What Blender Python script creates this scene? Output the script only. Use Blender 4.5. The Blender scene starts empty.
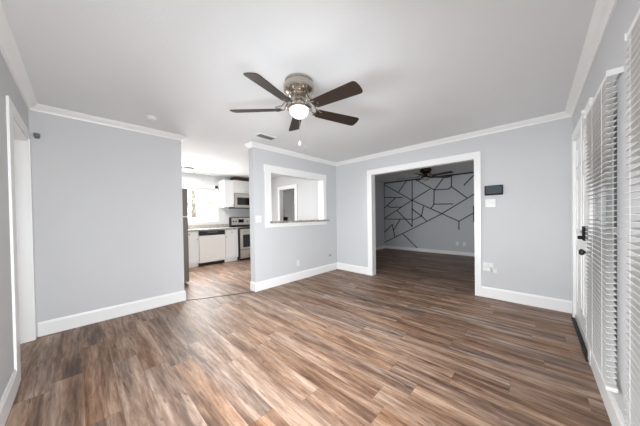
import bpy, bmesh, math, random
from mathutils import Vector, Matrix
random.seed(7)
sc = bpy.context.scene
COL = sc.collection
PI = math.pi

# ------------------------------------------------------------------ camera
YAW, PITCH, ROLL, CAM_H = math.radians(43.458), math.radians(-0.651), math.radians(-0.879), 1.2248
FPX, CX, CY = 227.44, 320.0, 218.9
fw = Vector((-math.sin(YAW)*math.cos(PITCH), math.cos(YAW)*math.cos(PITCH), math.sin(PITCH)))
r0 = Vector((math.cos(YAW), math.sin(YAW), 0)); u0 = r0.cross(fw)
rt = math.cos(ROLL)*r0 + math.sin(ROLL)*u0
up = -math.sin(ROLL)*r0 + math.cos(ROLL)*u0
cd = bpy.data.cameras.new('camera'); cam = bpy.data.objects.new('camera', cd); COL.objects.link(cam)
cam.matrix_world = Matrix(((rt.x, up.x, -fw.x, 0), (rt.y, up.y, -fw.y, 0), (rt.z, up.z, -fw.z, CAM_H), (0, 0, 0, 1)))
cd.sensor_fit = 'HORIZONTAL'; cd.sensor_width = 36; cd.lens = FPX/640*36
cd.shift_y = (CY-213)/640; cd.clip_start = 0.02; cd.clip_end = 200
sc.camera = cam

# ------------------------------------------------------------------ world, exposure, large lights
sc.view_settings.view_transform = 'Standard'; sc.view_settings.look = 'None'
sc.view_settings.gamma = 1; sc.view_settings.use_curve_mapping = False
sc.view_settings.exposure = 0.0
w = bpy.data.worlds.new('sky'); sc.world = w; w.use_nodes = True
bg = w.node_tree.nodes['Background']; bg.inputs[0].default_value = (0.93, 0.97, 1.0, 1); bg.inputs[1].default_value = 4.0
sc.cycles.use_denoising = True
sc.cycles.max_bounces = 10; sc.cycles.diffuse_bounces = 6; sc.cycles.glossy_bounces = 4
sc.cycles.sample_clamp_indirect = 6.0

def area(name, loc, target, sx, sy, power, color=(1, 1, 1), spread=180):
    l = bpy.data.lights.new(name, 'AREA'); l.shape = 'RECTANGLE'; l.size = sx; l.size_y = sy
    l.energy = power; l.color = color; l.spread = math.radians(spread)
    o = bpy.data.objects.new(name, l); COL.objects.link(o); o.location = loc
    o.rotation_euler = (Vector(target)-Vector(loc)).to_track_quat('-Z', 'Y').to_euler()
    return o
# added fill lamps out of view; kitchen window daylight; fill flash bounced off the ceiling
area('south_window_daylight', (-1.15, -0.352, 1.02), (-1.55, 3.0, 0.50), 1.60, 1.00, 66, (0.93, 0.97, 1.0), 120)  # added fill from the south side, set in a made-up window
area('east_window_daylight', (0.325, 0.20, 0.95), (-3.0, 1.05, 0.60), 0.74, 1.05, 55, (0.93, 0.97, 1.0), 120)  # added fill beside the camera, in an invented east window
area('ceiling_bounce', (-0.15, 0.10, 1.55), (-0.45, 0.5, 2.44), 0.45, 0.45, 1.5, (0.98, 0.99, 1.0))
area('kitchen_daylight', (-6.755, 1.925, 1.64), (-4.0, 1.925, 0.3), 1.40, 0.78, 125, (0.99, 0.99, 0.98))
area('beyond_window_daylight', (0.395, 5.6, 1.3), (-2.0, 7.7, 1.15), 1.0, 0.9, 6, (0.97, 0.99, 1.0), 80)  # added fill for the far wall; no window is built here

# ------------------------------------------------------------------ materials
def new_mat(name):
    m = bpy.data.materials.new(name); m.use_nodes = True
    nt = m.node_tree; return m, nt, nt.nodes, nt.links, nt.nodes['Principled BSDF']

def paint(name, col, rough=0.6, bump=0.0, scale=120, spec=0.3, var=0.02):
    m, nt, n, l, b = new_mat(name)
    tc = n.new('ShaderNodeTexCoord')
    nz = n.new('ShaderNodeTexNoise'); nz.inputs['Scale'].default_value = 2.2; nz.inputs['Detail'].default_value = 3
    l.new(tc.outputs['Object'], nz.inputs['Vector'])
    mx = n.new('ShaderNodeMix'); mx.data_type = 'RGBA'
    mx.inputs[6].default_value = (*[c*(1-var) for c in col], 1); mx.inputs[7].default_value = (*[min(1, c*(1+var)) for c in col], 1)
    l.new(nz.outputs['Fac'], mx.inputs[0]); l.new(mx.outputs[2], b.inputs['Base Color'])
    b.inputs['Roughness'].default_value = rough; b.inputs['Specular IOR Level'].default_value = spec
    if bump:
        n2 = n.new('ShaderNodeTexNoise'); n2.inputs['Scale'].default_value = scale; n2.inputs['Detail'].default_value = 2
        l.new(tc.outputs['Object'], n2.inputs['Vector'])
        bp = n.new('ShaderNodeBump'); bp.inputs['Strength'].default_value = bump; bp.inputs['Distance'].default_value = 0.004
        l.new(n2.outputs['Fac'], bp.inputs['Height']); l.new(bp.outputs['Normal'], b.inputs['Normal'])
    return m

def metal(name, col, rough=0.3, brushed=True):
    m, nt, n, l, b = new_mat(name)
    b.inputs['Base Color'].default_value = (*col, 1); b.inputs['Metallic'].default_value = 1; b.inputs['Roughness'].default_value = rough
    if brushed:
        tc = n.new('ShaderNodeTexCoord'); mp = n.new('ShaderNodeMapping'); mp.inputs['Scale'].default_value = (6, 6, 220)
        nz = n.new('ShaderNodeTexNoise'); nz.inputs['Scale'].default_value = 3
        l.new(tc.outputs['Object'], mp.inputs[0]); l.new(mp.outputs[0], nz.inputs['Vector'])
        mr = n.new('ShaderNodeMapRange'); mr.inputs[3].default_value = rough*0.8; mr.inputs[4].default_value = rough*1.3
        l.new(nz.outputs['Fac'], mr.inputs[0]); l.new(mr.outputs[0], b.inputs['Roughness'])
    return m

def emit(name, col, strength):
    m, nt, n, l, b = new_mat(name)
    b.inputs['Base Color'].default_value = (*col, 1); b.inputs['Emission Color'].default_value = (*col, 1)
    b.inputs['Emission Strength'].default_value = strength; b.inputs['Roughness'].default_value = 0.25
    return m

def wood(name, c1, c2, rough=0.4, axis_scale=(2, 30, 30)):
    m, nt, n, l, b = new_mat(name)
    tc = n.new('ShaderNodeTexCoord'); mp = n.new('ShaderNodeMapping'); mp.inputs['Scale'].default_value = axis_scale
    nz = n.new('ShaderNodeTexNoise'); nz.inputs['Scale'].default_value = 3; nz.inputs['Detail'].default_value = 4
    l.new(tc.outputs['Object'], mp.inputs[0]); l.new(mp.outputs[0], nz.inputs['Vector'])
    mx = n.new('ShaderNodeMix'); mx.data_type = 'RGBA'; mx.inputs[6].default_value = (*c1, 1); mx.inputs[7].default_value = (*c2, 1)
    l.new(nz.outputs['Fac'], mx.inputs[0]); l.new(mx.outputs[2], b.inputs['Base Color']); b.inputs['Roughness'].default_value = rough
    return m

def granite(name):
    m, nt, n, l, b = new_mat(name)
    tc = n.new('ShaderNodeTexCoord')
    nz = n.new('ShaderNodeTexNoise'); nz.inputs['Scale'].default_value = 60; nz.inputs['Detail'].default_value = 6
    l.new(tc.outputs['Object'], nz.inputs['Vector'])
    cr = n.new('ShaderNodeValToRGB'); e = cr.color_ramp.elements
    e[0].position = 0.34; e[0].color = (0.07, 0.06, 0.05, 1); e[1].position = 0.62; e[1].color = (0.62, 0.60, 0.56, 1)
    k = e.new(0.5); k.color = (0.30, 0.285, 0.26, 1)
    l.new(nz.outputs['Fac'], cr.inputs[0]); l.new(cr.outputs[0], b.inputs['Base Color']); b.inputs['Roughness'].default_value = 0.2
    return m

def glass_pane(name, tint=0.8, refl=0.12):
    m, nt, n, l, b = new_mat(name)
    n.remove(b); out = n['Material Output']
    tr = n.new('ShaderNodeBsdfTransparent'); tr.inputs[0].default_value = (tint, tint, tint, 1)
    gl = n.new('ShaderNodeBsdfGlossy'); gl.inputs['Roughness'].default_value = 0.03
    fr = n.new('ShaderNodeFresnel'); fr.inputs[0].default_value = 1.45
    mx = n.new('ShaderNodeMixShader'); l.new(fr.outputs[0], mx.inputs[0]); l.new(tr.outputs[0], mx.inputs[1]); l.new(gl.outputs[0], mx.inputs[2])
    l.new(mx.outputs[0], out.inputs['Surface']); return m

def plank_floor(name):
    m, nt, n, l, b = new_mat(name)
    W, L = 0.165, 1.22
    def math_(op, a, bb=None, c=None):
        k = n.new('ShaderNodeMath'); k.operation = op
        for i, v in enumerate((a, bb, c)):
            if v is None: continue
            if isinstance(v, (int, float)): k.inputs[i].default_value = v
            else: l.new(v, k.inputs[i])
        return k.outputs[0]
    tc = n.new('ShaderNodeTexCoord'); sp = n.new('ShaderNodeSeparateXYZ'); l.new(tc.outputs['Object'], sp.inputs[0])
    X, Y = sp.outputs[0], sp.outputs[1]
    yr = math_('DIVIDE', Y, W); row = math_('FLOOR', yr); fy = math_('FRACT', yr)
    wn = n.new('ShaderNodeTexWhiteNoise'); wn.noise_dimensions = '1D'; l.new(row, wn.inputs['W'])
    xr = math_('ADD', math_('DIVIDE', X, L), wn.outputs['Value']); colm = math_('FLOOR', xr); fx = math_('FRACT', xr)
    cmb = n.new('ShaderNodeCombineXYZ'); l.new(row, cmb.inputs[0]); l.new(colm, cmb.inputs[1])
    w2 = n.new('ShaderNodeTexWhiteNoise'); w2.noise_dimensions = '3D'; l.new(cmb.outputs[0], w2.inputs['Vector'])
    rnd = w2.outputs['Value']
    # grain space: stretched along the plank, shifted per plank
    gv = n.new('ShaderNodeCombineXYZ')
    l.new(math_('ADD', math_('MULTIPLY', X, 1.0), math_('MULTIPLY', rnd, 37.0)), gv.inputs[0])
    l.new(math_('ADD', math_('MULTIPLY', Y, 10.5), math_('MULTIPLY', rnd, 91.0)), gv.inputs[1])
    g1 = n.new('ShaderNodeTexNoise'); g1.inputs['Scale'].default_value = 1.0; g1.inputs['Detail'].default_value = 6; g1.inputs['Roughness'].default_value = 0.74; g1.inputs['Distortion'].default_value = 0.3
    l.new(gv.outputs[0], g1.inputs['Vector'])
    gv2 = n.new('ShaderNodeCombineXYZ')
    l.new(math_('ADD', math_('MULTIPLY', X, 6.0), math_('MULTIPLY', rnd, 13.0)), gv2.inputs[0])
    l.new(math_('ADD', math_('MULTIPLY', Y, 62.0), math_('MULTIPLY', rnd, 55.0)), gv2.inputs[1])
    g2 = n.new('ShaderNodeTexNoise'); g2.inputs['Scale'].default_value = 1.0; g2.inputs['Detail'].default_value = 4
    l.new(gv2.outputs[0], g2.inputs['Vector'])
    # tone = mix of grain and the plank's own tone
    t = math_('ADD', math_('MULTIPLY', g1.outputs['Fac'], 1.45), math_('MULTIPLY', math_('SUBTRACT', rnd, 0.5), 0.12))
    t = math_('ADD', t, math_('MULTIPLY', math_('SUBTRACT', g2.outputs['Fac'], 0.5), 0.34))
    t = math_('SUBTRACT', t, 0.195)
    # sparse dark knots and cracks along the grain
    kv = n.new('ShaderNodeCombineXYZ')
    l.new(math_('ADD', math_('MULTIPLY', X, 3.2), math_('MULTIPLY', rnd, 71.0)), kv.inputs[0])
    l.new(math_('ADD', math_('MULTIPLY', Y, 26.0), math_('MULTIPLY', rnd, 29.0)), kv.inputs[1])
    kn_ = n.new('ShaderNodeTexNoise'); kn_.inputs['Scale'].default_value = 1.0; kn_.inputs['Detail'].default_value = 3; kn_.inputs['Distortion'].default_value = 1.2
    l.new(kv.outputs[0], kn_.inputs['Vector'])
    km = n.new('ShaderNodeMapRange'); km.inputs[1].default_value = 0.62; km.inputs[2].default_value = 0.76; km.inputs[3].default_value = 0.0; km.inputs[4].default_value = 0.34
    l.new(kn_.outputs['Fac'], km.inputs[0]); t = math_('SUBTRACT', t, km.outputs[0])
    cr = n.new('ShaderNodeValToRGB'); e = cr.color_ramp.elements
    e[0].position = 0.20; e[0].color = (0.070, 0.042, 0.029, 1); e[1].position = 0.80; e[1].color = (0.50, 0.365, 0.275, 1)
    for p, c in ((0.36, (0.130, 0.076, 0.053, 1)), (0.48, (0.215, 0.132, 0.090, 1)), (0.60, (0.310, 0.205, 0.148, 1))):
        k = e.new(p); k.color = c
    l.new(t, cr.inputs[0])
    # some planks lean grey
    w3 = n.new('ShaderNodeTexWhiteNoise'); w3.noise_dimensions = '3D'
    ad = n.new('ShaderNodeVectorMath'); ad.operation = 'ADD'; ad.inputs[1].default_value = (17.3, 5.1, 2.2); l.new(cmb.outputs[0], ad.inputs[0]); l.new(ad.outputs[0], w3.inputs['Vector'])
    gn = n.new('ShaderNodeTexNoise'); gn.inputs['Scale'].default_value = 0.8; gn.inputs['Detail'].default_value = 2; l.new(gv.outputs[0], gn.inputs['Vector'])
    hs = n.new('ShaderNodeHueSaturation'); l.new(cr.outputs[0], hs.inputs['Color'])
    sat = math_('ADD', math_('MULTIPLY', w3.outputs['Value'], 0.30), math_('ADD', math_('MULTIPLY', gn.outputs['Fac'], 0.6), 0.56)); l.new(sat, hs.inputs['Saturation'])
    # joints
    dy = math_('MULTIPLY', math_('MINIMUM', fy, math_('SUBTRACT', 1.0, fy)), W)
    dx = math_('MULTIPLY', math_('MINIMUM', fx, math_('SUBTRACT', 1.0, fx)), L)
    d = math_('MINIMUM', dy, dx)
    jr = n.new('ShaderNodeMapRange'); jr.inputs[1].default_value = 0.0006; jr.inputs[2].default_value = 0.0022; jr.inputs[3].default_value = 0.70; jr.inputs[4].default_value = 1.0
    l.new(d, jr.inputs[0])
    ml = n.new('ShaderNodeMix'); ml.data_type = 'RGBA'; ml.blend_type = 'MULTIPLY'; ml.inputs[0].default_value = 1.0
    l.new(hs.outputs[0], ml.inputs[6]); l.new(jr.outputs[0], ml.inputs[7]); l.new(ml.outputs[2], b.inputs['Base Color'])
    mr = n.new('ShaderNodeMapRange'); mr.inputs[3].default_value = 0.42; mr.inputs[4].default_value = 0.58
    l.new(g2.outputs['Fac'], mr.inputs[0]); l.new(mr.outputs[0], b.inputs['Roughness'])
    b.inputs['Specular IOR Level'].default_value = 0.36
    bp = n.new('ShaderNodeBump'); bp.inputs['Strength'].default_value = 0.12; bp.inputs['Distance'].default_value = 0.002
    hh = math_('ADD', math_('MULTIPLY', g2.outputs['Fac'], 0.4), jr.outputs[0]); l.new(hh, bp.inputs['Height']); l.new(bp.outputs['Normal'], b.inputs['Normal'])
    return m

M = {}
M['wall'] = paint('grey_wall_paint', (0.580, 0.586, 0.597), 0.7, 0.10, 140)
M['accent'] = paint('dark_grey_accent_paint', (0.54, 0.552, 0.572), 0.65, 0.10, 140)
M['batten'] = paint('charcoal_batten_paint', (0.028, 0.030, 0.034), 0.5)
M['ceiling'] = paint('white_ceiling_paint', (0.745, 0.758, 0.770), 0.85, 0.25, 60)
M['trim'] = paint('white_trim_paint', (0.83, 0.83, 0.825), 0.35, spec=0.4)
M['white_wall'] = paint('white_wall_paint', (0.72, 0.72, 0.72), 0.7, 0.08, 140)
M['floor'] = plank_floor('vinyl_plank_floor')
M['nickel'] = metal('brushed_nickel', (0.50, 0.46, 0.415), 0.22, False)
M['bronze'] = metal('dark_bronze', (0.06, 0.045, 0.035), 0.4)
M['steel'] = metal('stainless_steel', (0.66, 0.63, 0.59), 0.36)
M['fridge_steel'] = metal('dark_stainless_steel', (0.19, 0.175, 0.155), 0.5)
M['blade'] = wood('dark_walnut_blade', (0.014, 0.008, 0.006), (0.036, 0.022, 0.016), 0.55, (3, 40, 40))
M['blade_dark'] = wood('black_brown_blade', (0.012, 0.009, 0.008), (0.025, 0.018, 0.015), 0.5, (3, 40, 40))
M['globe'] = emit('lit_frosted_glass', (1.0, 0.98, 0.95), 0.50)
M['globe_off'] = paint('frosted_glass_unlit', (0.35, 0.30, 0.24), 0.3)
M['black'] = paint('black_plastic', (0.012, 0.012, 0.013), 0.35, spec=0.5)
M['blade'].node_tree.nodes['Principled BSDF'].inputs['Specular IOR Level'].default_value = 0.3
M['black_gloss'] = paint('black_glass', (0.010, 0.010, 0.011), 0.08, spec=0.6)
M['panel_black'] = paint('matt_black_plastic', (0.010, 0.010, 0.011), 0.6, spec=0.15)
M['rubber'] = paint('black_rubber', (0.018, 0.016, 0.015), 0.6)
M['screen'] = paint('dark_screen_glass', (0.034, 0.046, 0.056), 0.45, spec=0.25)
M['plastic'] = paint('white_plastic', (0.74, 0.74, 0.735), 0.35, spec=0.4)
M['grey_plastic'] = paint('grey_plastic', (0.16, 0.165, 0.17), 0.4)
M['slat'] = paint('white_blind_slat', (0.77, 0.77, 0.76), 0.45, spec=0.35)
M['cord'] = paint('white_blind_cord', (0.85, 0.85, 0.84), 0.7)
M['cabinet'] = paint('white_cabinet_paint', (0.84, 0.84, 0.83), 0.35)
M['dishwasher'] = paint('white_enamel', (0.86, 0.84, 0.80), 0.25, spec=0.5)
M['granite'] = granite('speckled_granite')
M['brown'] = wood('dark_brown_wood', (0.040, 0.020, 0.012), (0.085, 0.044, 0.028), 0.5)
M['strip'] = metal('dark_bronze_strip', (0.10, 0.085, 0.07), 0.4)
M['vent'] = paint('grey_vent_metal', (0.45, 0.45, 0.44), 0.5)
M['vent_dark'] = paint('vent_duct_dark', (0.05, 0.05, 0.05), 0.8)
M['glass'] = glass_pane('window_glass', 0.92)
M['screen_glass'] = glass_pane('screened_window_glass', 0.22)
M['chain'] = metal('chain_nickel', (0.75, 0.73, 0.70), 0.3, False)
M['ground'] = paint('concrete_ground', (0.30, 0.30, 0.29), 0.9, 0.2, 40)
M['siding'] = paint('porch_grey_siding', (0.20, 0.20, 0.195), 0.8)
M['leaf'] = paint('pale_green_leaf', (0.74, 0.80, 0.62), 0.6, var=0.3)
M['bark'] = paint('tree_bark', (0.42, 0.36, 0.30), 0.9)

# ------------------------------------------------------------------ mesh helpers
class MB:
    def __init__(s): s.bm = bmesh.new()
    def box(s, x0, x1, y0, y1, z0, z1, bevel=0.0):
        t = bmesh.new(); r = bmesh.ops.create_cube(t, size=1)
        for v in t.verts:
            v.co = Vector(((x0+x1)/2+v.co.x*(x1-x0), (y0+y1)/2+v.co.y*(y1-y0), (z0+z1)/2+v.co.z*(z1-z0)))
        if bevel: bmesh.ops.bevel(t, geom=t.edges[:], offset=bevel, segments=2, affect='EDGES', profile=0.6)
        return s.merge(t)
    def merge(s, t, mat=None):
        me = bpy.data.meshes.new('tmp'); t.to_mesh(me); t.free()
        if mat is not None: me.transform(mat)
        s.bm.from_mesh(me); bpy.data.meshes.remove(me); return s
    def obox(s, mat, hx, hy, hz, bevel=0.0):
        t = bmesh.new(); bmesh.ops.create_cube(t, size=1)
        for v in t.verts: v.co = Vector((v.co.x*2*hx, v.co.y*2*hy, v.co.z*2*hz))
        if bevel: bmesh.ops.bevel(t, geom=t.edges[:], offset=bevel, segments=2, affect='EDGES', profile=0.6)
        return s.merge(t, mat)
    def lathe(s, prof, seg=40, mat=None, cap=True):
        t = bmesh.new(); rings = []
        for r, z in prof:
            if r < 1e-6: rings.append([t.verts.new((0, 0, z))])
            else: rings.append([t.verts.new((r*math.cos(2*PI*k/seg), r*math.sin(2*PI*k/seg), z)) for k in range(seg)])
        for a, b in zip(rings, rings[1:]):
            for k in range(seg):
                k2 = (k+1) % seg
                if len(a) == 1 and len(b) == 1: continue
                if len(a) == 1: t.faces.new((a[0], b[k], b[k2]))
                elif len(b) == 1: t.faces.new((a[k], b[0], a[k2]))
                else: t.faces.new((a[k], b[k], b[k2], a[k2]))
        if cap:
            for rg in (rings[0], rings[-1]):
                if len(rg) > 1: t.faces.new(rg)
        bmesh.ops.recalc_face_normals(t, faces=t.faces[:])
        return s.merge(t, mat)
    def tube(s, pts, r, seg=8):
        t = bmesh.new(); pts = [Vector(p) for p in pts]; rings = []
        for i, p in enumerate(pts):
            d = (pts[min(i+1, len(pts)-1)]-pts[max(i-1, 0)]).normalized()
            a = d.orthogonal().normalized() if i == 0 else (rings_a - d*rings_a.dot(d)).normalized()
            rings_a = a; b = d.cross(a)
            rr = r[i] if isinstance(r, (list, tuple)) else r
            rings.append([t.verts.new(p+a*rr*math.cos(2*PI*k/seg)+b*rr*math.sin(2*PI*k/seg)) for k in range(seg)])
        for A, B in zip(rings, rings[1:]):
            for k in range(seg): t.faces.new((A[k], A[(k+1) % seg], B[(k+1) % seg], B[k]))
        t.faces.new(rings[0]); t.faces.new(rings[-1])
        bmesh.ops.recalc_face_normals(t, faces=t.faces[:])
        return s.merge(t)
    def prism(s, poly, h0, h1, mat=None):
        """polygon in XY extruded from z=h0 to z=h1, then transformed"""
        t = bmesh.new(); a = [t.verts.new((x, y, h0)) for x, y in poly]; b = [t.verts.new((x, y, h1)) for x, y in poly]
        t.faces.new(a); t.faces.new(b); k = len(poly)
        for i in range(k): t.faces.new((a[i], a[(i+1) % k], b[(i+1) % k], b[i]))
        bmesh.ops.recalc_face_normals(t, faces=t.faces[:])
        return s.merge(t, mat)
    def build(s, name, mat, parent=None, smooth=False, loc=None):
        bmesh.ops.recalc_face_normals(s.bm, faces=s.bm.faces[:])
        me = bpy.data.meshes.new(name); s.bm.to_mesh(me); s.bm.free()
        me.materials.append(M[mat] if isinstance(mat, str) else mat)
        if smooth:
            for p in me.polygons: p.use_smooth = True
            try: me.set_sharp_from_angle(angle=math.radians(40))
            except Exception: pass
        o = bpy.data.objects.new(name, me); COL.objects.link(o)
        if parent: o.parent = parent
        if loc: o.location = loc
        return o

def bx(*a, bevel=0.0): return MB().box(*a, bevel=bevel)
def tag(o, label, cat, group=None, kind=None):
    o['label'] = label; o['category'] = cat
    if group: o['group'] = group
    if kind: o['kind'] = kind
    return o
def thing(name, label, cat, loc=(0, 0, 0), rz=0, group=None):
    o = bpy.data.objects.new(name, None); COL.objects.link(o); o.location = loc; o.rotation_euler = (0, 0, rz); o.empty_display_size = 0.1
    return tag(o, label, cat, group)
def struct(name, mb, mat, label=None, parent=None, **k):
    o = mb.build(name, mat, parent, **k)
    if parent is None: o['kind'] = 'structure'
    if label: o['label'] = label
    return o

# ------------------------------------------------------------------ room constants
XA, XP, XR, YB, YL, HC = -3.816, -3.350, 0.329, 4.093, -0.348, 2.44
AE, PE = 1.055, 1.968           # free ends of the two west walls
XK, YK = -6.74, 4.16            # kitchen far wall, kitchen north wall
YM, XM = 7.82, -4.095            # far wall and side wall of the room beyond
BH, BT = 0.150, 0.015

# ------------------------------------------------------------------ shell
struct('floor', bx(-9.0, 0.70, -0.60, 8.0, -0.08, 0.0), 'floor')
struct('ceiling', bx(-9.0, 0.70, -0.60, 8.0, HC, HC+0.08), 'ceiling')

struct('wall_west', bx(XA-0.12, XA, -0.50, AE, 0, HC), 'wall')
# pass-through wall with its opening
OY0, OY1, OZ0, OZ1 = 2.285, 3.650, 1.115, 2.010
XPB = XP-0.144
struct('wall_passthrough', MB().box(XPB, XP, PE, OY0, 0, HC).box(XPB, XP, OY1, YB, 0, HC).box(XPB, XP, OY0, OY1, 0, OZ0).box(XPB, XP, OY0, OY1, OZ1, HC), 'wall')
# north wall with the wide cased opening
NX0, NX1, NZ = -2.425, -0.655, 2.062
YBB = YB+0.125
struct('wall_north', MB().box(XPB, NX0, YB, YBB, 0, HC).box(NX1, XR+0.13, YB, YBB, 0, HC).box(NX0, NX1, YB, YBB, NZ, HC), 'wall')
# south wall with a doorway
SX0, SX1, SZ = -3.745, -2.870, 2.045
YLB = YL-0.16
SWX = (-1.98, -0.32)  # opening for the added south window
struct('wall_south', MB().box(XA, SX0, YLB, YL, 0, HC).box(SX1, SWX[0], YLB, YL, 0, HC).box(SWX[1], XR, YLB, YL, 0, HC).box(SWX[0], SWX[1], YLB, YL, 0, 0.62).box(SWX[0], SWX[1], YLB, YL, 2.08, HC).box(SX0, SX1, YLB, YL, SZ, HC), 'wall')
# east wall: front door and two windows
DY0, DY1, DZ = 2.86, 3.90, 2.045
W1, W2, WZ0, WZ1 = (2.05, 2.58), (0.80, 1.50), 0.30, 1.90
W3 = (-0.19, 0.59)  # opening for the added east window
XRB = XR+0.13
e = MB()
e.box(XR, XRB, DY1, YB, 0, HC).box(XR, XRB, DY0, DY1, DZ, HC).box(XR, XRB, W1[1], DY0, 0, HC).box(XR, XRB, W2[1], W1[0], 0, HC).box(XR, XRB, W3[1], W2[0], 0, HC).box(XR, XRB, YLB, W3[0], 0, HC)
for wy in (W1, W2, W3): e.box(XR, XRB, wy[0], wy[1], 0, WZ0).box(XR, XRB, wy[0], wy[1], WZ1, HC)
struct('wall_east', e, 'wall')
# kitchen walls
KW = (1.15, 2.70, 1.20, 2.07)   # kitchen window y0 y1 z0 z1
k = MB(); k.box(XK-0.12, XK, 0.45, KW[0], 0, HC).box(XK-0.12, XK, KW[1], YK, 0, HC).box(XK-0.12, XK, KW[0], KW[1], 0, KW[2]).box(XK-0.12, XK, KW[0], KW[1], KW[3], HC)
struct('wall_kitchen_west', k, 'wall')
KD = (-5.60, -4.885, 2.045)     # doorway in the kitchen's north wall
k = MB(); k.box(XK-0.12, KD[0], YK, YK+0.11, 0, HC).box(KD[1], XPB, YK, YK+0.11, 0, HC).box(KD[0], KD[1], YK, YK+0.11, KD[2], HC)
struct('wall_kitchen_north', k, 'wall')
struct('wall_kitchen_south', bx(XK, XA-0.12, 0.45, 0.56, 0, HC), 'white_wall')
# room beyond the wide opening
struct('wall_beyond_north', bx(XM-0.1, 0.5, YM, YM+0.1, 0, HC), 'accent')
struct('wall_beyond_west', bx(XM-0.1, XM, YK+0.11, YM, 0, HC), 'accent')
struct('wall_beyond_east', bx(0.40, 0.5, YBB, YM, 0, HC), 'accent')
# hall behind the kitchen doorway
struct('wall_hall_north', bx(-9.0, XM-0.1, 6.7, 6.8, 0, HC), 'white_wall')
struct('wall_hall_west', bx(-9.0, -8.9, YK, 6.7, 0, HC), 'white_wall')

# ------------------------------------------------------------------ crown moulding and baseboards
CD, CP = 0.058, 0.070
crown_prof = [(0, -CD-0.006), (0.010, -CD-0.006), (0.014, -CD+0.006), (0.024, -CD+0.016), (0.044, -0.030), (0.060, -0.016), (CP-0.006, -0.012), (CP, -0.008), (CP, 0), (0, 0)]
base_prof = [(0, 0), (BT, 0), (BT, BH-0.022), (BT-0.005, BH-0.012), (BT-0.008, BH), (0, BH)]
def sweep(names, path, prof, z, mat):
    """mitred moulding along a path; the room lies to the left of the direction of travel"""
    P = [Vector((x, y)) for x, y in path]; n = len(P)
    nrm = []
    for a, b in zip(P, P[1:]):
        d = (b-a).normalized(); nrm.append(Vector((-d.y, d.x)))
    def off(i):
        if i == 0: return nrm[0]
        if i == n-1: return nrm[-1]
        a, b = nrm[i-1], nrm[i]; return (a+b)/(1+a.dot(b))
    for i, name in enumerate(names):
        if not name: continue
        t = bmesh.new(); A = []; B = []
        for p, h in prof:
            q = P[i]+off(i)*p; A.append(t.verts.new((q.x, q.y, z+h)))
            q = P[i+1]+off(i+1)*p; B.append(t.verts.new((q.x, q.y, z+h)))
        k = len(prof)
        for j in range(k): t.faces.new((A[j], A[(j+1) % k], B[(j+1) % k], B[j]))
        t.faces.new(A); t.faces.new(B)
        m = MB(); m.merge(t); struct(name, m, mat)
sweep(['trim_crown_passthrough_end', 'trim_crown_passthrough', 'trim_crown_north', 'trim_crown_east', 'trim_crown_south', 'trim_crown_west', 'trim_crown_west_end'][::-1],
      [(XA-0.12, AE), (XA, AE), (XA, YL), (XR, YL), (XR, YB), (XP, YB), (XP, PE), (XPB, PE)], crown_prof, HC, 'trim')
NC = 0.090   # casing width
sweep(['baseboard_west_end', 'baseboard_west'], [(XA-0.12, AE), (XA, AE), (XA, YL+0.022)], base_prof, 0, 'trim')
sweep(['baseboard_north_left', 'baseboard_passthrough', 'baseboard_passthrough_end'], [(NX0-NC, YB), (XP, YB), (XP, PE), (XPB, PE)], base_prof, 0, 'trim')
sweep(['baseboard_north_right'], [(XR, YB), (NX1+NC-0.02, YB)], base_prof, 0, 'trim')
sweep(['baseboard_south', 'baseboard_east'], [(SX1+0.127, YL), (XR, YL), (XR, DY0-0.10)], base_prof, 0, 'trim')
sweep(['baseboard_beyond_north', 'baseboard_beyond_west'], [(0.40, YM), (XM, YM), (XM, YBB)], [(p, h*0.68) for p, h in base_prof], 0, 'trim')

# ------------------------------------------------------------------ casings
CT = 0.018
CS = 0.013
# wide opening in the north wall
c = MB(); c.box(NX0-NC, NX0+0.012, YB-CT, YB, 0, NZ).box(NX1-0.012, NX1+NC-0.02, YB-CT, YB, 0, NZ).box(NX0-NC, NX1+NC-0.02, YB-CT, YB, NZ, NZ+NC)
struct('trim_north_opening_casing', c, 'trim')
c = MB(); c.box(NX0, NX0+0.012, YB, YBB, 0, NZ-0.012).box(NX1-0.012, NX1, YB, YBB, 0, NZ-0.012).box(NX0, NX1, YB, YBB, NZ-0.012, NZ)
struct('trim_north_opening_jamb', c, 'trim')
# pass-through casing, jamb and apron
c = MB(); c.box(XP, XP+CT, OY0-0.105, OY0+0.012, 1.045, OZ1-0.01).box(XP, XP+CT, OY1-0.012, OY1+0.080, 1.045, OZ1-0.01)
c.box(XP, XP+CT, OY0-0.118, OY1+0.090, OZ1-0.01, OZ1+0.112).box(XP, XP+CT+0.006, OY0-0.122, OY1+0.094, OZ1+0.095, OZ1+0.115)
c.box(XP, XP+CT, OY0+0.012, OY1-0.012, 1.045, OZ0)
struct('trim_passthrough_casing', c, 'trim')
c = MB(); c.box(XPB, XP, OY0, OY0+0.012, OZ0, OZ1-0.012).box(XPB, XP, OY1-0.012, OY1, OZ0, OZ1-0.012).box(XPB, XP, OY0, OY1, OZ1-0.012, OZ1)
struct('trim_passthrough_jamb', c, 'trim')
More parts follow.
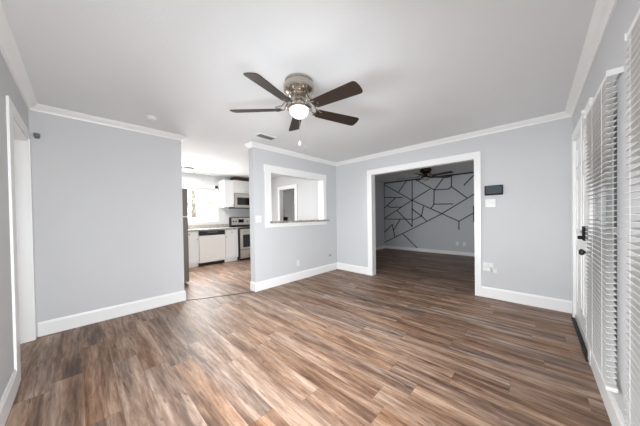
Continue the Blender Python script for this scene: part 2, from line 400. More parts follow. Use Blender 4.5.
# south doorway
c = MB(); c.box(SX1-0.012, SX1+0.125, YL, YL+CS, 0, SZ+0.01).box(SX0-0.065, SX0+0.012, YL, YL+CS, 0, SZ+0.01).box(SX0-0.065, SX1+0.125, YL, YL+CS, SZ+0.01, SZ+0.080)
struct('trim_south_doorway_casing', c, 'trim')
c = MB(); c.box(SX0, SX0+0.018, YLB, YL, 0, SZ-0.018).box(SX1-0.018, SX1, YLB, YL, 0, SZ-0.018).box(SX0, SX1, YLB, YL, SZ-0.018, SZ)
c.box(SX0+0.018, SX0+0.030, YLB+0.045, YLB+0.085, 0, SZ-0.018).box(SX1-0.030, SX1-0.018, YLB+0.045, YLB+0.085, 0, SZ-0.018)
struct('trim_south_doorway_jamb', c, 'trim')
d = struct('door_2', bx(SX0+0.02, SX1-0.02, YLB+0.002, YLB+0.042, 0.008, SZ-0.02, bevel=0.002), 'trim')
h = MB(); h.lathe([(0.0, 0.075), (0.022, 0.070), (0.028, 0.055), (0.022, 0.042), (0.010, 0.036), (0.010, 0.008), (0.027, 0.006), (0.027, 0)], 20, Matrix.Translation((SX1-0.09, YLB+0.042, 0.95)) @ Matrix.Rotation(-PI/2, 4, 'X'))
struct('door_knob', h, 'nickel', parent=d, smooth=True)
# kitchen north doorway
c = MB(); c.box(KD[0]-0.085, KD[0]+0.01, YK-CT, YK, 0, KD[2]-0.01).box(KD[1]-0.01, KD[1]+0.085, YK-CT, YK, 0, KD[2]-0.01).box(KD[0]-0.085, KD[1]+0.085, YK-CT, YK, KD[2]-0.01, KD[2]+0.085)
c.box(KD[0], KD[0]+0.015, YK, YK+0.11, 0, KD[2]).box(KD[1]-0.015, KD[1], YK, YK+0.11, 0, KD[2]).box(KD[0], KD[1], YK, YK+0.11, KD[2]-0.015, KD[2])
struct('trim_kitchen_doorway_casing', c, 'trim')

# ------------------------------------------------------------------ front door (east wall)
c = MB(); c.box(XR-CT, XR, DY1-0.012, DY1+0.085, 0, DZ-0.01).box(XR-CT, XR, DY0-0.085, DY0+0.012, 0, DZ-0.01).box(XR-CT, XR, DY0-0.085, DY1+0.085, DZ-0.01, DZ+0.080)
struct('trim_front_door_casing', c, 'trim')
c = MB(); c.box(XR, XRB, DY0, DY0+0.015, 0, DZ-0.015).box(XR, XRB, DY1-0.015, DY1, 0, DZ-0.015).box(XR, XRB, DY0, DY1, DZ-0.015, DZ)
struct('trim_front_door_jamb', c, 'trim')
XD = XR+0.006
d = MB().box(XD, XD+0.044, DY0+0.017, DY1-0.017, 0.012, DZ-0.017, bevel=0.002)
door = struct('door_1', d, 'trim')
for (a, b, z0, z1) in ((0.15, 0.47, 0.22, 0.84), (0.59, 0.91, 0.22, 0.84), (0.15, 0.47, 1.02, 1.60), (0.59, 0.91, 1.02, 1.60), (0.15, 0.47, 1.70, 1.93), (0.59, 0.91, 1.70, 1.93)):
    p = MB()
    y0, y1 = DY0+a, DY0+b
    p.box(XD-0.006, XD, y0, y1, z0, z0+0.022).box(XD-0.006, XD, y0, y1, z1-0.022, z1).box(XD-0.006, XD, y0, y0+0.022, z0, z1).box(XD-0.006, XD, y1-0.022, y1, z0, z1)
    struct('door_panel_moulding', p, 'trim', parent=door)
lk = bx(XD-0.046, XD, DY0+0.036, DY0+0.115, 0.985, 1.105, bevel=0.006)
lk.lathe([(0.0, 0.028), (0.013, 0.027), (0.015, 0.012), (0.013, 0), (0, 0)], 20, Matrix.Translation((XD-0.046, DY0+0.078, 1.010)) @ Matrix.Rotation(-PI/2, 4, 'Y'))
struct('smart_lock', lk, 'panel_black', 'black electronic deadbolt on the front door', door)
kn = MB().lathe([(0.0, 0.068), (0.016, 0.066), (0.026, 0.056), (0.027, 0.046), (0.018, 0.036), (0.010, 0.032), (0.010, 0.010), (0.030, 0.008), (0.032, 0)], 24, Matrix.Translation((XD, DY0+0.080, 0.885)) @ Matrix.Rotation(-PI/2, 4, 'Y'))
struct('door_knob', kn, 'black', 'round black knob of the front door', door, smooth=True)
b_ = bx(XD-0.012, XD, DY0+0.062, DY0+0.082, 1.150, 1.185, bevel=0.003)
struct('door_latch', b_, 'nickel', parent=door)
st = MB().box(XR-0.032, XR+0.10, DY0-0.03, DY1+0.0, 0.0, 0.014, bevel=0.003)
struct('threshold', st, 'rubber', 'black threshold strip under the front door', door)
sw = bx(XD-0.010, XD, DY0+0.03, DY1-0.03, 0.016, 0.060, bevel=0.002)
struct('door_sweep', sw, 'vent', 'grey sweep along the foot of the front door', door)

# ------------------------------------------------------------------ windows
def window(name, x0, y0, y1, z0, z1, inward, glass, cased=None, rail=True, frame='trim'):
    """a fixed frame set into the wall; inward = +1 when the room lies at +x"""
    s = inward
    def X(a, b): return (min(x0+a*s, x0+b*s), max(x0+a*s, x0+b*s))
    f = MB()
    a, b = X(-0.10, -0.035)
    f.box(a, b, y0, y0+0.04, z0, z1).box(a, b, y1-0.04, y1, z0, z1).box(a, b, y0+0.04, y1-0.04, z0, z0+0.045).box(a, b, y0+0.04, y1-0.04, z1-0.04, z1)
    if rail: f.box(a, b, y0+0.04, y1-0.04, (z0+z1)/2-0.02, (z0+z1)/2+0.02)
    root = struct(name, f, frame)
    a, b = X(-0.072, -0.066)
    struct('window_pane', MB().box(a, b, y0+0.04, y1-0.04, z0+0.045, z1-0.04), glass, parent=root)
    if cased:
        a, b = X(0, 0.018)
        g = MB().box(a, b, y0-cased, y0, z0-0.09, z1+cased).box(a, b, y1, y1+cased, z0-0.09, z1+cased).box(a, b, y0-cased, y1+cased, z1, z1+cased).box(a, b, y0, y1, z0-0.09, z0)
        struct('window_casing', g, 'trim', parent=root)
        a, b = X(-0.034, 0.04)
        struct('window_stool', MB().box(a, b, y0, y1, z0-0.0, z0+0.018), 'trim', parent=root)
    return root
win = window('window_1', XK, *KW, +1, 'glass', cased=0.085, rail=False)
struct('shade_rail', MB().box(XK-0.03, XK-0.005, KW[0]+0.02, KW[1]-0.02, 2.025, 2.050, bevel=0.004), 'vent', 'grey shade rail at the window head', win)
window('window_2', XR, *W1, WZ0, WZ1, -1, 'screen_glass', frame='vent')
window('window_3', XR, *W2, WZ0, WZ1, -1, 'screen_glass', frame='vent')
window('window_4', XR, *W3, WZ0, WZ1, -1, 'glass')  # unseen window, added to hold the east fill lamp
f = MB().box(SWX[0], SWX[0]+0.04, YLB+0.06, YLB+0.12, 0.62, 2.08).box(SWX[1]-0.04, SWX[1], YLB+0.06, YLB+0.12, 0.62, 2.08).box(SWX[0]+0.04, SWX[1]-0.04, YLB+0.06, YLB+0.12, 0.62, 0.665).box(SWX[0]+0.04, SWX[1]-0.04, YLB+0.06, YLB+0.12, 2.04, 2.08).box(-1.17, -1.13, YLB+0.06, YLB+0.12, 0.665, 2.04)
win = struct('window_5', f, 'trim')  # out-of-view window, invented as a frame for the south fill
struct('window_pane', MB().box(SWX[0]+0.04, -1.17, YLB+0.085, YLB+0.09, 0.665, 2.04).box(-1.13, SWX[1]-0.04, YLB+0.085, YLB+0.09, 0.665, 2.04), 'glass', parent=win)

# ------------------------------------------------------------------ window blinds
def blind(name, label, y0, y1, z0, z1, wand_y=None, cords=(0.14, 0.56, 0.90)):
    x = 0.291
    t = thing(name, label, 'window blind', (x, (y0+y1)/2, z0), group='white blinds on the east windows')
    hy = (y1-y0)/2; H = z1-z0
    bx(-0.014, 0.024, -hy, hy, H-0.026, H, bevel=0.002).build('head_rail', 'slat', t)
    m = MB(); n = int((H-0.030-0.035)/0.0295)
    tilt = math.radians(BLIND_TILT)
    for i in range(n):
        zc = 0.045+i*0.0295
        for (xa, za, hw, an) in ((-0.0085, 0.0007, 0.0098, tilt+0.10), (0.0085, 0.0007, 0.0098, tilt-0.10)):
            # two facets make a slightly crowned slat
            mt = Matrix.Translation((xa*math.cos(tilt), 0, zc+za-xa*math.sin(tilt))) @ Matrix.Rotation(an, 4, 'Y')
            m.obox(mt, hw, hy-0.003, 0.0012)
    m.build('slats', 'slat', t)
    bx(-0.020, 0.022, -hy+0.002, hy-0.002, 0.0, 0.022, bevel=0.004).build('bottom_rail', 'slat', t)
    for k in cords:
        yy = -hy+k*2*hy
        c = MB(); c.tube([(-0.0195, yy, 0.02), (-0.0195, yy, H-0.02)], 0.0009, 6).tube([(0.0195, yy, 0.02), (0.0195, yy, H-0.02)], 0.0009, 6)
        c.build('ladder_cord', 'cord', t)
    if wand_y is not None:
        wd = MB().tube([(-0.032, wand_y, H-0.03), (-0.034, wand_y, H-0.06), (-0.036, wand_y-0.01, H-0.70)], [0.004, 0.0055, 0.0055], 8)
        wd.build('tilt_wand', 'plastic', t, smooth=True)
    bk = bx(-0.018, 0.038, -hy-0.004, -hy, H-0.028, H+0.004, bevel=0.002); bk.build('end_bracket', 'slat', t)
    bk = bx(-0.018, 0.038, hy, hy+0.004, H-0.028, H+0.004, bevel=0.002); bk.build('end_bracket', 'slat', t)
    return t
BLIND_TILT = -6
blind('window_blind', 'white horizontal blind nearest the front door, with a hanging tilt wand', 1.925, 2.640, 0.268, 1.965, wand_y=0.352)
blind('window_blind', 'white horizontal blind cut off by the right edge, further from the door', 0.740, 1.580, 0.225, 1.965)

# ------------------------------------------------------------------ granite ledge
ya, yb = OY0+0.0125, OY1-0.0125
g = MB().box(XPB-0.02, XP+CT+0.001, ya, yb, OZ0+0.0005, OZ0+0.036).box(XP+CT+0.001, XP+0.075, OY0-0.03, OY1+0.125, OZ0, OZ0+0.036)
g.build('granite_ledge', 'granite')
tag(bpy.data.objects['granite_ledge'], 'speckled granite ledge along the bottom of the white pass-through opening', 'ledge')

# ------------------------------------------------------------------ transition strip
p0, p1 = Vector((-3.795, 1.075, 0)), Vector((-3.352, 1.950, 0)); dv = p1-p0
o = MB().obox(Matrix.Translation((p0+p1)/2+Vector((0, 0, 0.004))) @ Matrix.Rotation(math.atan2(dv.y, dv.x), 4, 'Z'), dv.length/2, 0.016, 0.004, 0.002).build('transition_strip', 'strip')
tag(o, 'dark metal floor strip across the opening into the kitchen', 'floor strip')

# ------------------------------------------------------------------ ceiling fans
def blade_bm(r0_, r1_, w0, w1, th=0.006):
    """a blade along +X with rounded tip corners"""
    pts = [(r0_, -w0/2+0.012), (r0_+0.012, -w0/2)]
    c = 0.028
    pts += [(r1_-c-0.004, -w1/2)]+[(r1_-c+c*math.sin(a), -w1/2+c-c*math.cos(a)) for a in (0.4, 0.8, 1.2, PI/2)]
    pts += [(r1_+0.004, 0)]
    pts += [(r1_-c+c*math.cos(a), w1/2-c+c*math.sin(a)) for a in (0, 0.4, 0.8, 1.2)]+[(r1_-c-0.004, w1/2)]
    pts += [(r0_+0.012, w0/2), (r0_, w0/2-0.012)]
    return pts
def fan(name, label, loc, phase, mats, R=0.63, lit=True, tilt=(0, 0), pitch=-12, zb=-0.255):
    body, blade, globe = mats
    t = thing(name, label, 'ceiling fan', loc)
    MB().lathe([(0.0, 0), (0.118, 0), (0.126, -0.004), (0.128, -0.022), (0.122, -0.026), (0.122, -0.031), (0.133, -0.036), (0.137, -0.048), (0.137, -0.082), (0.132, -0.094), (0.112, -0.100), (0.098, -0.112), (0.0, -0.112)], 48).build('motor_housing', body, t, smooth=True)
    MB().lathe([(0.0, -0.112), (0.078, -0.112), (0.084, -0.120), (0.084, -0.140), (0.074, -0.150), (0.050, -0.156), (0.046, -0.175), (0.0, -0.175)], 40).build('flywheel', body, t, smooth=True)
    MB().lathe([(0.0, -0.170), (0.026, -0.170), (0.030, -0.185), (0.050, -0.196), (0.080, -0.212), (0.106, -0.222), (0.112, -0.232), (0.112, -0.248), (0.104, -0.254), (0.0, -0.254)], 40).build('light_fitter', body, t, smooth=True)
    prof = [(0.086, -0.250)]+[(0.088*math.cos(a), -0.255-0.080*math.sin(a)) for a in [i*PI/2/10 for i in range(11)]]
    gl = MB().lathe([(0.0, -0.243)]+prof, 40).build('globe', globe, t, smooth=True)
    for k in range(5):
        th = phase-k*2*PI/5
        dz = math.cos(th)*tilt[0]+math.sin(th)*tilt[1]
        sl = -math.atan(dz)
        mt = Matrix.Translation((0, 0, zb)) @ Matrix.Rotation(th, 4, 'Z') @ Matrix.Rotation(sl, 4, 'Y') @ Matrix.Rotation(math.radians(pitch), 4, 'X')
        b = MB().prism(blade_bm(0.175, R, 0.100, 0.128), -0.003, 0.003, mt).build('blade', blade, t)
        ir = MB(); c0 = Matrix.Translation((0, 0, zb)) @ Matrix.Rotation(th, 4, 'Z')
        zr = 0.175*dz
        for s in (-1, 1):
            ir.tube([c0 @ Vector((0.062, 0.012*s, 0.130)), c0 @ Vector((0.100, 0.020*s, 0.112)), c0 @ Vector((0.130, 0.030*s, 0.055)), c0 @ Vector((0.150, 0.038*s, 0.016+zr)), c0 @ Vector((0.215, 0.030*s, 0.007+zr+s*0.006))], [0.008, 0.007, 0.006, 0.006, 0.005], 8)
        ir.prism([(0.150, -0.040), (0.185, -0.046), (0.235, -0.022), (0.245, 0), (0.235, 0.022), (0.185, 0.046), (0.150, 0.040), (0.165, 0.0)], 0.003, 0.007, mt)
        for (sx, sy) in ((0.195, -0.030), (0.195, 0.030), (0.230, 0.0)):
            ir.lathe([(0, -0.006), (0.006, -0.006), (0.006, -0.003), (0, -0.003)], 10, mt @ Matrix.Translation((sx, sy, 0)))
        ir.build('blade_iron', body, b, smooth=True)
    return t, gl
FAN = Vector((-1.537, 1.373, HC))
f1, gl = fan('ceiling_fan', 'brushed nickel ceiling fan with dark wooden blades and a lit globe, nearest the camera', FAN, 5.031, ('nickel', 'blade', 'globe'), R=0.640, tilt=(-0.078, 0.030), pitch=-14.5, zb=-0.252)
for (dx, dy, z1, ball) in ((0.080, -0.072, -0.585, 1), (0.105, -0.030, -0.635, 0)):
    ch = MB().tube([(dx, dy, -0.235), (dx, dy, z1)], 0.0016, 6).build('pull_chain', 'chain', f1)
    if ball: MB().lathe([(0, 0.020), (0.004, 0.018), (0.010, 0.0), (0.011, -0.014), (0.006, -0.022), (0, -0.023)], 14, Matrix.Translation((dx, dy, z1))).build('pull_knob', 'plastic', ch, smooth=True)
    else: MB().lathe([(0, 0.008), (0.004, 0.006), (0.005, -0.006), (0, -0.012)], 12, Matrix.Translation((dx, dy, z1))).build('pull_knob', 'chain', ch, smooth=True)
f2, _ = fan('ceiling_fan', 'dark bronze ceiling fan in the dim room beyond the wide opening', (-2.07, 6.20, HC), 0.937, ('bronze', 'blade_dark', 'globe_off'), R=0.71, pitch=-12, zb=-0.225)

# ------------------------------------------------------------------ ceiling fittings
t = thing('smoke_detector', 'small round white smoke detector on the ceiling by the left wall', 'smoke detector', (-3.33, 0.61, HC))
MB().lathe([(0, 0), (0.058, 0), (0.058, -0.010), (0, -0.010)], 32).build('base', 'plastic', t, smooth=True)
MB().lathe([(0.050, -0.010), (0.048, -0.030), (0.036, -0.038), (0, -0.038)], 32).build('cover', 'plastic', t, smooth=True)
t = thing('ceiling_vent', 'grey rectangular air vent in the ceiling behind the fan', 'air vent', (-2.955, 1.955, HC))
MB().box(-0.085, 0.085, -0.165, -0.135, -0.008, 0).box(-0.085, 0.085, 0.135, 0.165, -0.008, 0).box(-0.085, -0.060, -0.135, 0.135, -0.008, 0).box(0.060, 0.085, -0.135, 0.135, -0.008, 0).build('frame', 'ceiling', t)
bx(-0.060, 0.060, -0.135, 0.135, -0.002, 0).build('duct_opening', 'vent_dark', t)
m = MB()
for i in range(7): m.obox(Matrix.Translation((-0.051+i*0.017, 0, -0.006)) @ Matrix.Rotation(0.7, 4, 'Y'), 0.007, 0.135, 0.0008)
m.build('louvres', 'vent', t)
t = thing('flush_ceiling_light', 'small round flush light on the kitchen ceiling', 'ceiling light', (-6.10, 1.80, HC))
MB().lathe([(0, 0), (0.15, 0), (0.155, -0.012), (0.15, -0.022), (0, -0.022)], 32).build('base', 'nickel', t, smooth=True)
MB().lathe([(0.14, -0.022), (0.135, -0.04), (0.10, -0.062), (0.05, -0.074), (0, -0.078)], 32).build('diffuser', 'plastic', t, smooth=True)

lk_ = bpy.data.lights.new('kitchen_lamp', 'AREA'); lk_.shape = 'DISK'; lk_.size = 0.27; lk_.energy = 34; lk_.color = (1.0, 0.97, 0.93)
lo = bpy.data.objects.new('kitchen_lamp', lk_); COL.objects.link(lo); lo.location = (-6.10, 1.80, HC-0.082)

# ------------------------------------------------------------------ wall fittings
t = thing('control_panel', 'black wall control panel with a dark screen beside the wide opening', 'control panel', (-0.435, YB, 1.56))
bx(-0.105, 0.105, -0.024, 0, -0.070, 0.070, bevel=0.005).build('case', 'panel_black', t)
bx(-0.090, 0.094, -0.0265, -0.022, -0.048, 0.062, bevel=0.001).build('screen', 'screen', t)
def plate(name, label, loc, rz, w, h, kind, group=None, cat='light switch'):
    """wall plate facing local -y"""
    t = thing(name, label, cat, loc, rz, group)
    bx(-w/2, w/2, -0.006, 0, -h/2, h/2, bevel=0.0022).build('cover_plate', 'plastic', t)
    if kind[0] == 'toggle':
        for i in range(kind[1]):
            x = (i-(kind[1]-1)/2)*0.046
            MB().obox(Matrix.Translation((x, -0.009, 0.003)) @ Matrix.Rotation(0.35, 4, 'X'), 0.005, 0.008, 0.011, 0.001).build('toggle', 'plastic', t)
    else:
        for z in (-0.020, 0.020):
            m = MB().box(-0.016, 0.016, -0.0085, -0.005, z-0.014, z+0.014, bevel=0.002); s = m.build('socket', 'plastic', t)
            MB().box(-0.008, -0.006, -0.0088, -0.008, z-0.004, z+0.006).box(0.006, 0.008, -0.0088, -0.008, z-0.004, z+0.006).build('slots', 'vent_dark', s)
    return t
plate('light_switch', 'white double switch plate under the black control panel', (-0.472, YB, 1.378), 0, 0.118, 0.112, ('toggle', 2))
plate('light_switch', 'white double switch plate at the kitchen end of the pass-through wall', (XP, 2.048, 1.195), PI/2, 0.116, 0.116, ('toggle', 2))
plate('wall_outlet', 'white outlet low on the wall under the middle of the pass-through', (XP, 2.895, 0.325), PI/2, 0.070, 0.115, ('outlet',), cat='outlet')
t = thing('cable_jack', 'small grey wall jack low on the pass-through wall near the corner', 'wall jack', (XP, 3.843, 0.347), PI/2)
bx(-0.040, 0.040, -0.006, 0, -0.032, 0.032, bevel=0.002).build('cover_plate', 'vent', t)
MB().lathe([(0, 0.014), (0.008, 0.014), (0.010, 0.0), (0, 0)], 14, Matrix.Translation((0, -0.006, 0)) @ Matrix.Rotation(PI/2, 4, 'X')).build('connector', 'grey_plastic', t)
plate('wall_outlet', 'white outlet low on the grey wall right of the wide opening', (-0.505, YB, 0.455), 0, 0.118, 0.112, ('outlet',), cat='outlet')
t = thing('plug_adapter', 'white plug-in adapter in the outlet right of the wide opening', 'adapter', (-0.515, YB-0.010, 0.425))
bx(-0.048, 0.048, -0.042, 0, -0.028, 0.028, bevel=0.005).build('body', 'plastic', t)
t = thing('cable_jack', 'small white wall jack beside the outlet right of the wide opening', 'wall jack', (-0.420, YB, 0.405))
bx(-0.022, 0.022, -0.020, 0, -0.030, 0.030, bevel=0.004).build('body', 'plastic', t)
plate('wall_outlet', 'left one of two white outlets on the wall with dark battens', (-1.72, YM, 0.34), 0, 0.075, 0.120, ('outlet',), cat='outlet')
plate('wall_outlet', 'right one of two white outlets on the wall with dark battens', (-1.53, YM, 0.34), 0, 0.075, 0.120, ('outlet',), cat='outlet')
t = thing('motion_sensor', 'small grey sensor in the corner above the left doorway', 'sensor', (XA, YL+0.055, 2.115))
MB().obox(Matrix.Translation((0.026, 0, 0.006)) @ Matrix.Rotation(0.5, 4, 'Z'), 0.010, 0.022, 0.020, 0.005).build('body', 'grey_plastic', t)
bx(0, 0.018, -0.020, 0.016, -0.024, -0.013, bevel=0.002).build('bracket', 'grey_plastic', t)
t = thing('door_sensor', 'small white round sensor on the casing above the front door', 'sensor', (XR-CT, DY0+0.10, DZ+0.035))
MB().lathe([(0, 0.028), (0.014, 0.026), (0.019, 0.016), (0.019, 0), (0, 0)], 20, Matrix.Rotation(-PI/2, 4, 'Y')).build('body', 'plastic', t, smooth=True)

# ------------------------------------------------------------------ geometric battens on the far wall
def on_wall(u, v):
    d = rt*((u-CX)/FPX)+up*(-(v-CY)/FPX)+fw
    k = YM/d.y
    return (d.x*k, CAM_H+d.z*k)
SEG = [((384.0, 181), (384.4, 245)), ((382.9, 182.5), (411.9, 200.2)), ((412.2, 178), (412.2, 226.7)), ((406.3, 180), (398.7, 191.9)),
 ((383, 197.5), (402.8, 197.6)), ((416.3, 177.9), (434.4, 190)), ((411.9, 200.2), (430.2, 188.9)), ((411.9, 200.2), (459, 221.3)),
 ((411.9, 200.2), (383.4, 219.2)), ((395.4, 198.0), (383.4, 209)), ((387.6, 205.6), (390.4, 207.4)), ((390.4, 207.4), (402, 207)),
 ((397.5, 210.8), (412.2, 226.3)), ((383.4, 219), (412.2, 219.2)), ((400.3, 219.2), (393.7, 230)), ((383.4, 233.7), (392.3, 224.3)),
 ((392.3, 224.3), (395, 237)), ((383.4, 243), (412.2, 228.8)), ((412.2, 228.8), (441.4, 214)), ((441.4, 214), (476, 193)),
 ((403, 234.0), (417.2, 247.8)), ((412.2, 209), (421.6, 216)), ((421.6, 216), (426.9, 221.3)), ((412.2, 220.3), (421.6, 216)), ((421.6, 216), (423.5, 206.2)),
 ((444.6, 175), (434.4, 190)), ((434.4, 190), (448.8, 189)), ((448.8, 189), (451.5, 186.7)), ((451.5, 186.7), (451.5, 174.4)), ((451.5, 186.7), (467.5, 198.2)),
 ((464, 185.3), (476, 171.5)), ((434.2, 190), (434, 204.2)), ((434, 204.2), (431.4, 208)), ((434, 204.2), (452.8, 203.9)),
 ((459, 221.3), (476, 211.6)), ((459, 221.3), (459, 229.4)), ((473.6, 206), (474, 222))]
t = thing('geometric_battens', 'dark thin battens in an angular pattern on the far grey wall', 'wall trim', (-2.6, YM, 0))
for a, b in SEG:
    (xa, za), (xb, zb) = on_wall(*a), on_wall(*b)
    za, zb = min(za, HC-0.04), min(zb, HC-0.04)
    L = math.hypot(xb-xa, zb-za); an = math.atan2(zb-za, xb-xa)
    MB().obox(Matrix.Translation(((xa+xb)/2+2.6, -0.0075, (za+zb)/2)) @ Matrix.Rotation(-an, 4, 'Y'), L/2+0.008, 0.006, 0.013).build('batten', 'batten', t)
bx(XM+2.61, 0.39+2.6, -0.014, -0.001, HC-0.040, HC).build('top_batten', 'batten', t)

# ------------------------------------------------------------------ kitchen
KF = -6.135      # base cabinet fronts
def knob(parent, loc, mat='nickel'):
    return MB().lathe([(0, 0.026), (0.010, 0.025), (0.015, 0.018), (0.013, 0.011), (0.006, 0.008), (0.006, 0)], 14, Matrix.Translation(loc) @ Matrix.Rotation(PI/2, 4, 'Y')).build('knob', mat, parent, smooth=True)
def shaker(x, y0, y1, z0, z1):
    m = MB().box(x, x+0.016, y0, y1, z0, z1)
    r = 0.055
    if z1-z0 > 0.2: m.box(x+0.016, x+0.022, y0, y1, z0, z0+r).box(x+0.016, x+0.022, y0, y1, z1-r, z1).box(x+0.016, x+0.022, y0, y0+r, z0+r, z1-r).box(x+0.016, x+0.022, y1-r, y1, z0+r, z1-r)
    else: m.box(x+0.016, x+0.020, y0+0.02, y1-0.02, z0+0.02, z1-0.02)
    return m
def base_cabinet(label, y0, y1, cols):
    t = thing('base_cabinet', label, 'cabinet', (XK, y0, 0), group='white base cabinets')
    D = KF-XK-0.022
    MB().box(0.002, D, 0, y1-y0, 0.10, 0.90).box(0.002, D-0.05, 0, y1-y0, 0, 0.10).build('body', 'cabinet', t)
    wd = (y1-y0)/cols
    for i in range(cols):
        a, b = i*wd+0.006, (i+1)*wd-0.006
        dr = shaker(D, a, b, 0.755, 0.890).build('drawer', 'cabinet', t); knob(dr, (D+0.020, (a+b)/2, 0.822))
        dd = shaker(D, a, b, 0.115, 0.740).build('door', 'cabinet', t); knob(dd, (D+0.022, a+0.03 if i % 2 == 0 else b-0.03, 0.70))
    return t
base_cabinet('white base cabinet under the kitchen window, left of the dishwasher', 1.20, 2.040, 2)
base_cabinet('narrow white base cabinet between the dishwasher and the stove', 2.712, 3.082, 1)
t = thing('dishwasher', 'white dishwasher with a black control strip under the kitchen counter', 'dishwasher', (XK, 2.046, 0))
D = KF-XK
bx(0.02, D-0.03, 0, 0.66, 0.08, 0.895).build('body', 'dishwasher', t)
bx(D-0.03, D+0.008, 0.004, 0.656, 0.105, 0.775, bevel=0.004).build('door', 'dishwasher', t)
cp = bx(D-0.03, D+0.012, 0.004, 0.656, 0.780, 0.893, bevel=0.004).build('control_panel', 'black', t)
bx(D+0.010, D+0.022, 0.20, 0.46, 0.845, 0.870, bevel=0.003).build('handle', 'grey_plastic', cp)
bx(D-0.09, D-0.06, 0.0, 0.66, 0.0, 0.10).build('toe_kick', 'black', t)
ct = MB().box(XK+0.002, KF+0.030, 1.20, 3.090, 0.90, 0.942, bevel=0.004).build('countertop', 'granite'); tag(ct, 'speckled granite countertop below the kitchen window', 'countertop')
bx(XK+0.002, XK+0.022, 1.20, 3.090, 0.942, 1.040).build('backsplash', 'granite', ct)
# stove
t = thing('stove', 'stainless steel kitchen stove with black cooktop right of the counter', 'stove', (XK, 3.098, 0))
D = 0.69
bx(0.01, D-0.03, 0, 0.76, 0.02, 0.915).build('body', 'black', t)
bx(0.06, D+0.012, -0.002, 0.762, 0.915, 0.935, bevel=0.004).build('cooktop', 'black_gloss', t)
for (bx_, by_) in ((0.22, 0.20), (0.22, 0.56), (0.48, 0.20), (0.48, 0.56)):
    m = MB()
    for rr in (0.085, 0.06, 0.035): m.lathe([(rr-0.006, 0), (rr-0.006, 0.008), (rr+0.006, 0.008), (rr+0.006, 0)], 24, Matrix.Translation((bx_, by_, 0.935)))
    m.build('burner', 'grey_plastic', t)
bk = bx(0.01, 0.085, 0, 0.76, 0.935, 1.235, bevel=0.004).build('back_panel', 'black', t)
bx(0.083, 0.090, 0.045, 0.715, 1.00, 1.215, bevel=0.002).build('control_face', 'steel', bk)
bx(0.088, 0.093, 0.26, 0.44, 1.07, 1.17).build('display', 'black_gloss', bk)
for yy in (0.10, 0.18, 0.56, 0.66): MB().lathe([(0, 0.026), (0.018, 0.024), (0.021, 0), (0, 0)], 18, Matrix.Translation((0.090, yy, 1.11)) @ Matrix.Rotation(PI/2, 4, 'Y')).build('control_knob', 'black', bk, smooth=True)
dr = bx(D-0.03, D+0.004, 0.012, 0.748, 0.315, 0.895, bevel=0.004).build('oven_door', 'steel', t)
bx(D+0.003, D+0.007, 0.085, 0.675, 0.375, 0.735).build('oven_window', 'black_gloss', dr)
MB().tube([(D, 0.06, 0.815), (D+0.045, 0.06, 0.815), (D+0.045, 0.70, 0.815), (D, 0.70, 0.815)], 0.013, 10).build('handle', 'steel', dr, smooth=True)
lo_ = bx(D-0.03, D+0.004, 0.012, 0.748, 0.060, 0.300, bevel=0.004).build('storage_drawer', 'steel', t)
bx(D+0.004, D+0.022, 0.10, 0.66, 0.255, 0.280, bevel=0.004).build('handle', 'steel', lo_)
# microwave
t = thing('microwave', 'stainless microwave mounted above the kitchen stove', 'microwave', (XK, 3.105, 1.500))
bx(0.002, 0.37, 0, 0.755, 0.012, 0.435).build('body', 'black', t)
dr = bx(0.37, 0.395, 0.002, 0.590, 0.020, 0.433, bevel=0.003).build('door', 'steel', t)
bx(0.394, 0.398, 0.075, 0.520, 0.095, 0.320).build('window', 'black_gloss', dr)
bx(0.396, 0.425, 0.550, 0.575, 0.06, 0.39, bevel=0.006).build('handle', 'steel', dr)
cp = bx(0.37, 0.395, 0.594, 0.753, 0.020, 0.433, bevel=0.003).build('control_panel', 'black_gloss', t)
bx(0.002, 0.410, -0.003, 0.758, 0.0, 0.018).build('base_vent', 'black', t)
def upper(label, y0, y1, z0, z1, cols, knob_z):
    t = thing('wall_cabinet', label, 'cabinet', (XK, y0, z0), group='white wall cabinets')
    D = 0.35
    bx(0.002, D, 0, y1-y0, 0, z1-z0).build('body', 'cabinet', t)
    wd = (y1-y0)/cols
    for i in range(cols):
        a, b = i*wd+0.004, (i+1)*wd-0.004
        d = shaker(D, a, b, 0.004, z1-z0-0.004).build('door', 'cabinet', t); knob(d, (D+0.022, b-0.03 if i % 2 == 0 else a+0.03, knob_z))
upper('tall narrow white wall cabinet left of the microwave', 2.812, 3.100, 1.535, 2.310, 1, 0.06)
upper('short white wall cabinet above the microwave', 3.104, 3.862, 1.945, 2.325, 2, 0.05)
t = tag(bx(XK+0.05, XK+0.33, 3.14, 3.98, 2.326, 2.418, bevel=0.004).build('wooden_board', 'brown'), 'dark brown board lying on top of the kitchen wall cabinets', 'board')  # long dark brown box in the gap above the cabinets
# refrigerator: only its door edges show past the wall end
t = thing('refrigerator', 'dark stainless refrigerator just past the end of the left grey wall', 'refrigerator', (-4.70, 0.60, 0))
bx(-0.76, 0, 0, 0.69, 0.03, 1.76).build('body', 'fridge_steel', t)
bx(-0.755, 0, 0.70, 0.785, 1.265, 1.775, bevel=0.006).build('freezer_door', 'fridge_steel', t)
bx(-0.755, 0, 0.70, 0.785, 0.045, 1.245, bevel=0.006).build('door', 'fridge_steel', t)
bx(-0.755, -0.002, 0.69, 0.775, 1.245, 1.265).build('door_gap_trim', 'plastic', t)
bx(-0.75, -0.01, 0.05, 0.70, 0, 0.045).build('base_grille', 'black', t)
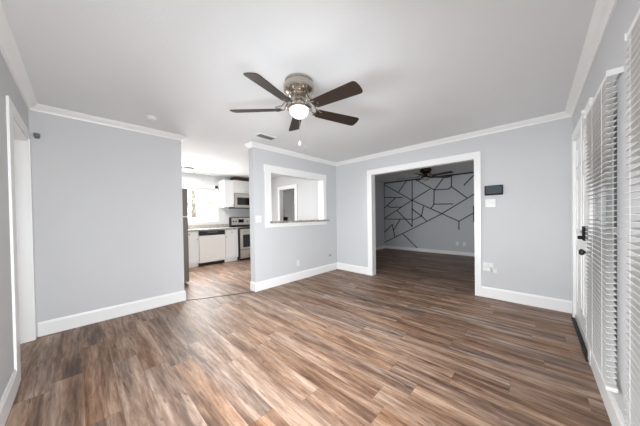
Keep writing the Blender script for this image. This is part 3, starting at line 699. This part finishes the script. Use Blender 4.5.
# hall beyond the kitchen doorway
t = thing('tall_cabinet', 'dark brown cabinet glimpsed through the white kitchen doorway', 'cabinet', (-7.22, 5.30, 0))
bx(-0.28, 0.28, -0.22, 0.22, 0.06, 1.22).build('body', 'brown', t)
bx(-0.26, 0.26, -0.20, 0.22, 0, 0.06).build('plinth', 'black', t)
for s in (-1, 1):
    d = bx(0.012*min(s, 0)+0.27*(s < 0)*-1+0.003*(s > 0), 0.27*(s > 0)-0.003*(s < 0), -0.24, -0.22, 0.08, 1.20, bevel=0.003).build('door', 'brown', t)
    MB().lathe([(0, 0.022), (0.012, 0.02), (0.006, 0.006), (0.006, 0)], 12, Matrix.Translation((0.03*s, -0.24, 0.70)) @ Matrix.Rotation(PI/2, 4, 'X')).build('knob', 'nickel', d, smooth=True)
t = thing('white_box', 'small white box on top of the brown cabinet past the kitchen doorway', 'box', (-7.22, 5.30, 1.22))
bx(-0.18, 0.18, -0.15, 0.15, 0, 0.26, bevel=0.004).build('body', 'plastic', t)
bx(-0.185, 0.185, -0.155, 0.155, 0.26, 0.30, bevel=0.004).build('lid', 'plastic', t)

# ------------------------------------------------------------------ outside
struct('ground', bx(-40, 40, -40, 40, -0.25, -0.10), 'ground')
struct('porch_roof', bx(0.72, 3.2, -0.6, 6.0, 2.50, 2.62), 'siding')
struct('porch_wall', bx(3.2, 3.3, -0.6, 6.0, -0.10, 2.62), 'siding')
t = thing('tree', 'pale leafy tree outside the bright kitchen window', 'tree', (-11.5, 3.6, -0.10))
MB().tube([(0, 0, 0), (0.05, 0.02, 1.1), (-0.03, 0.05, 2.2), (0.1, 0, 3.0)], [0.14, 0.11, 0.08, 0.04], 10).build('trunk', 'bark', t, smooth=True)
m = MB(); bm = bmesh.new()
for i in range(900):
    th, ph = random.uniform(0, 2*PI), math.acos(random.uniform(-1, 1)); r = 1.3*random.uniform(0.2, 1)**0.5
    c = Vector((r*math.sin(ph)*math.cos(th), r*math.sin(ph)*math.sin(th), 2.5+1.2*r/1.3*math.cos(ph)))
    a = Vector((random.gauss(0, 1), random.gauss(0, 1), random.gauss(0, 1))).normalized(); b = a.orthogonal().normalized(); L = random.uniform(0.06, 0.11)
    vs = [bm.verts.new(c+a*L), bm.verts.new(c+b*L*0.4), bm.verts.new(c-a*L), bm.verts.new(c-b*L*0.4)]; bm.faces.new(vs)
m.merge(bm); m.build('crown', 'leaf', t)
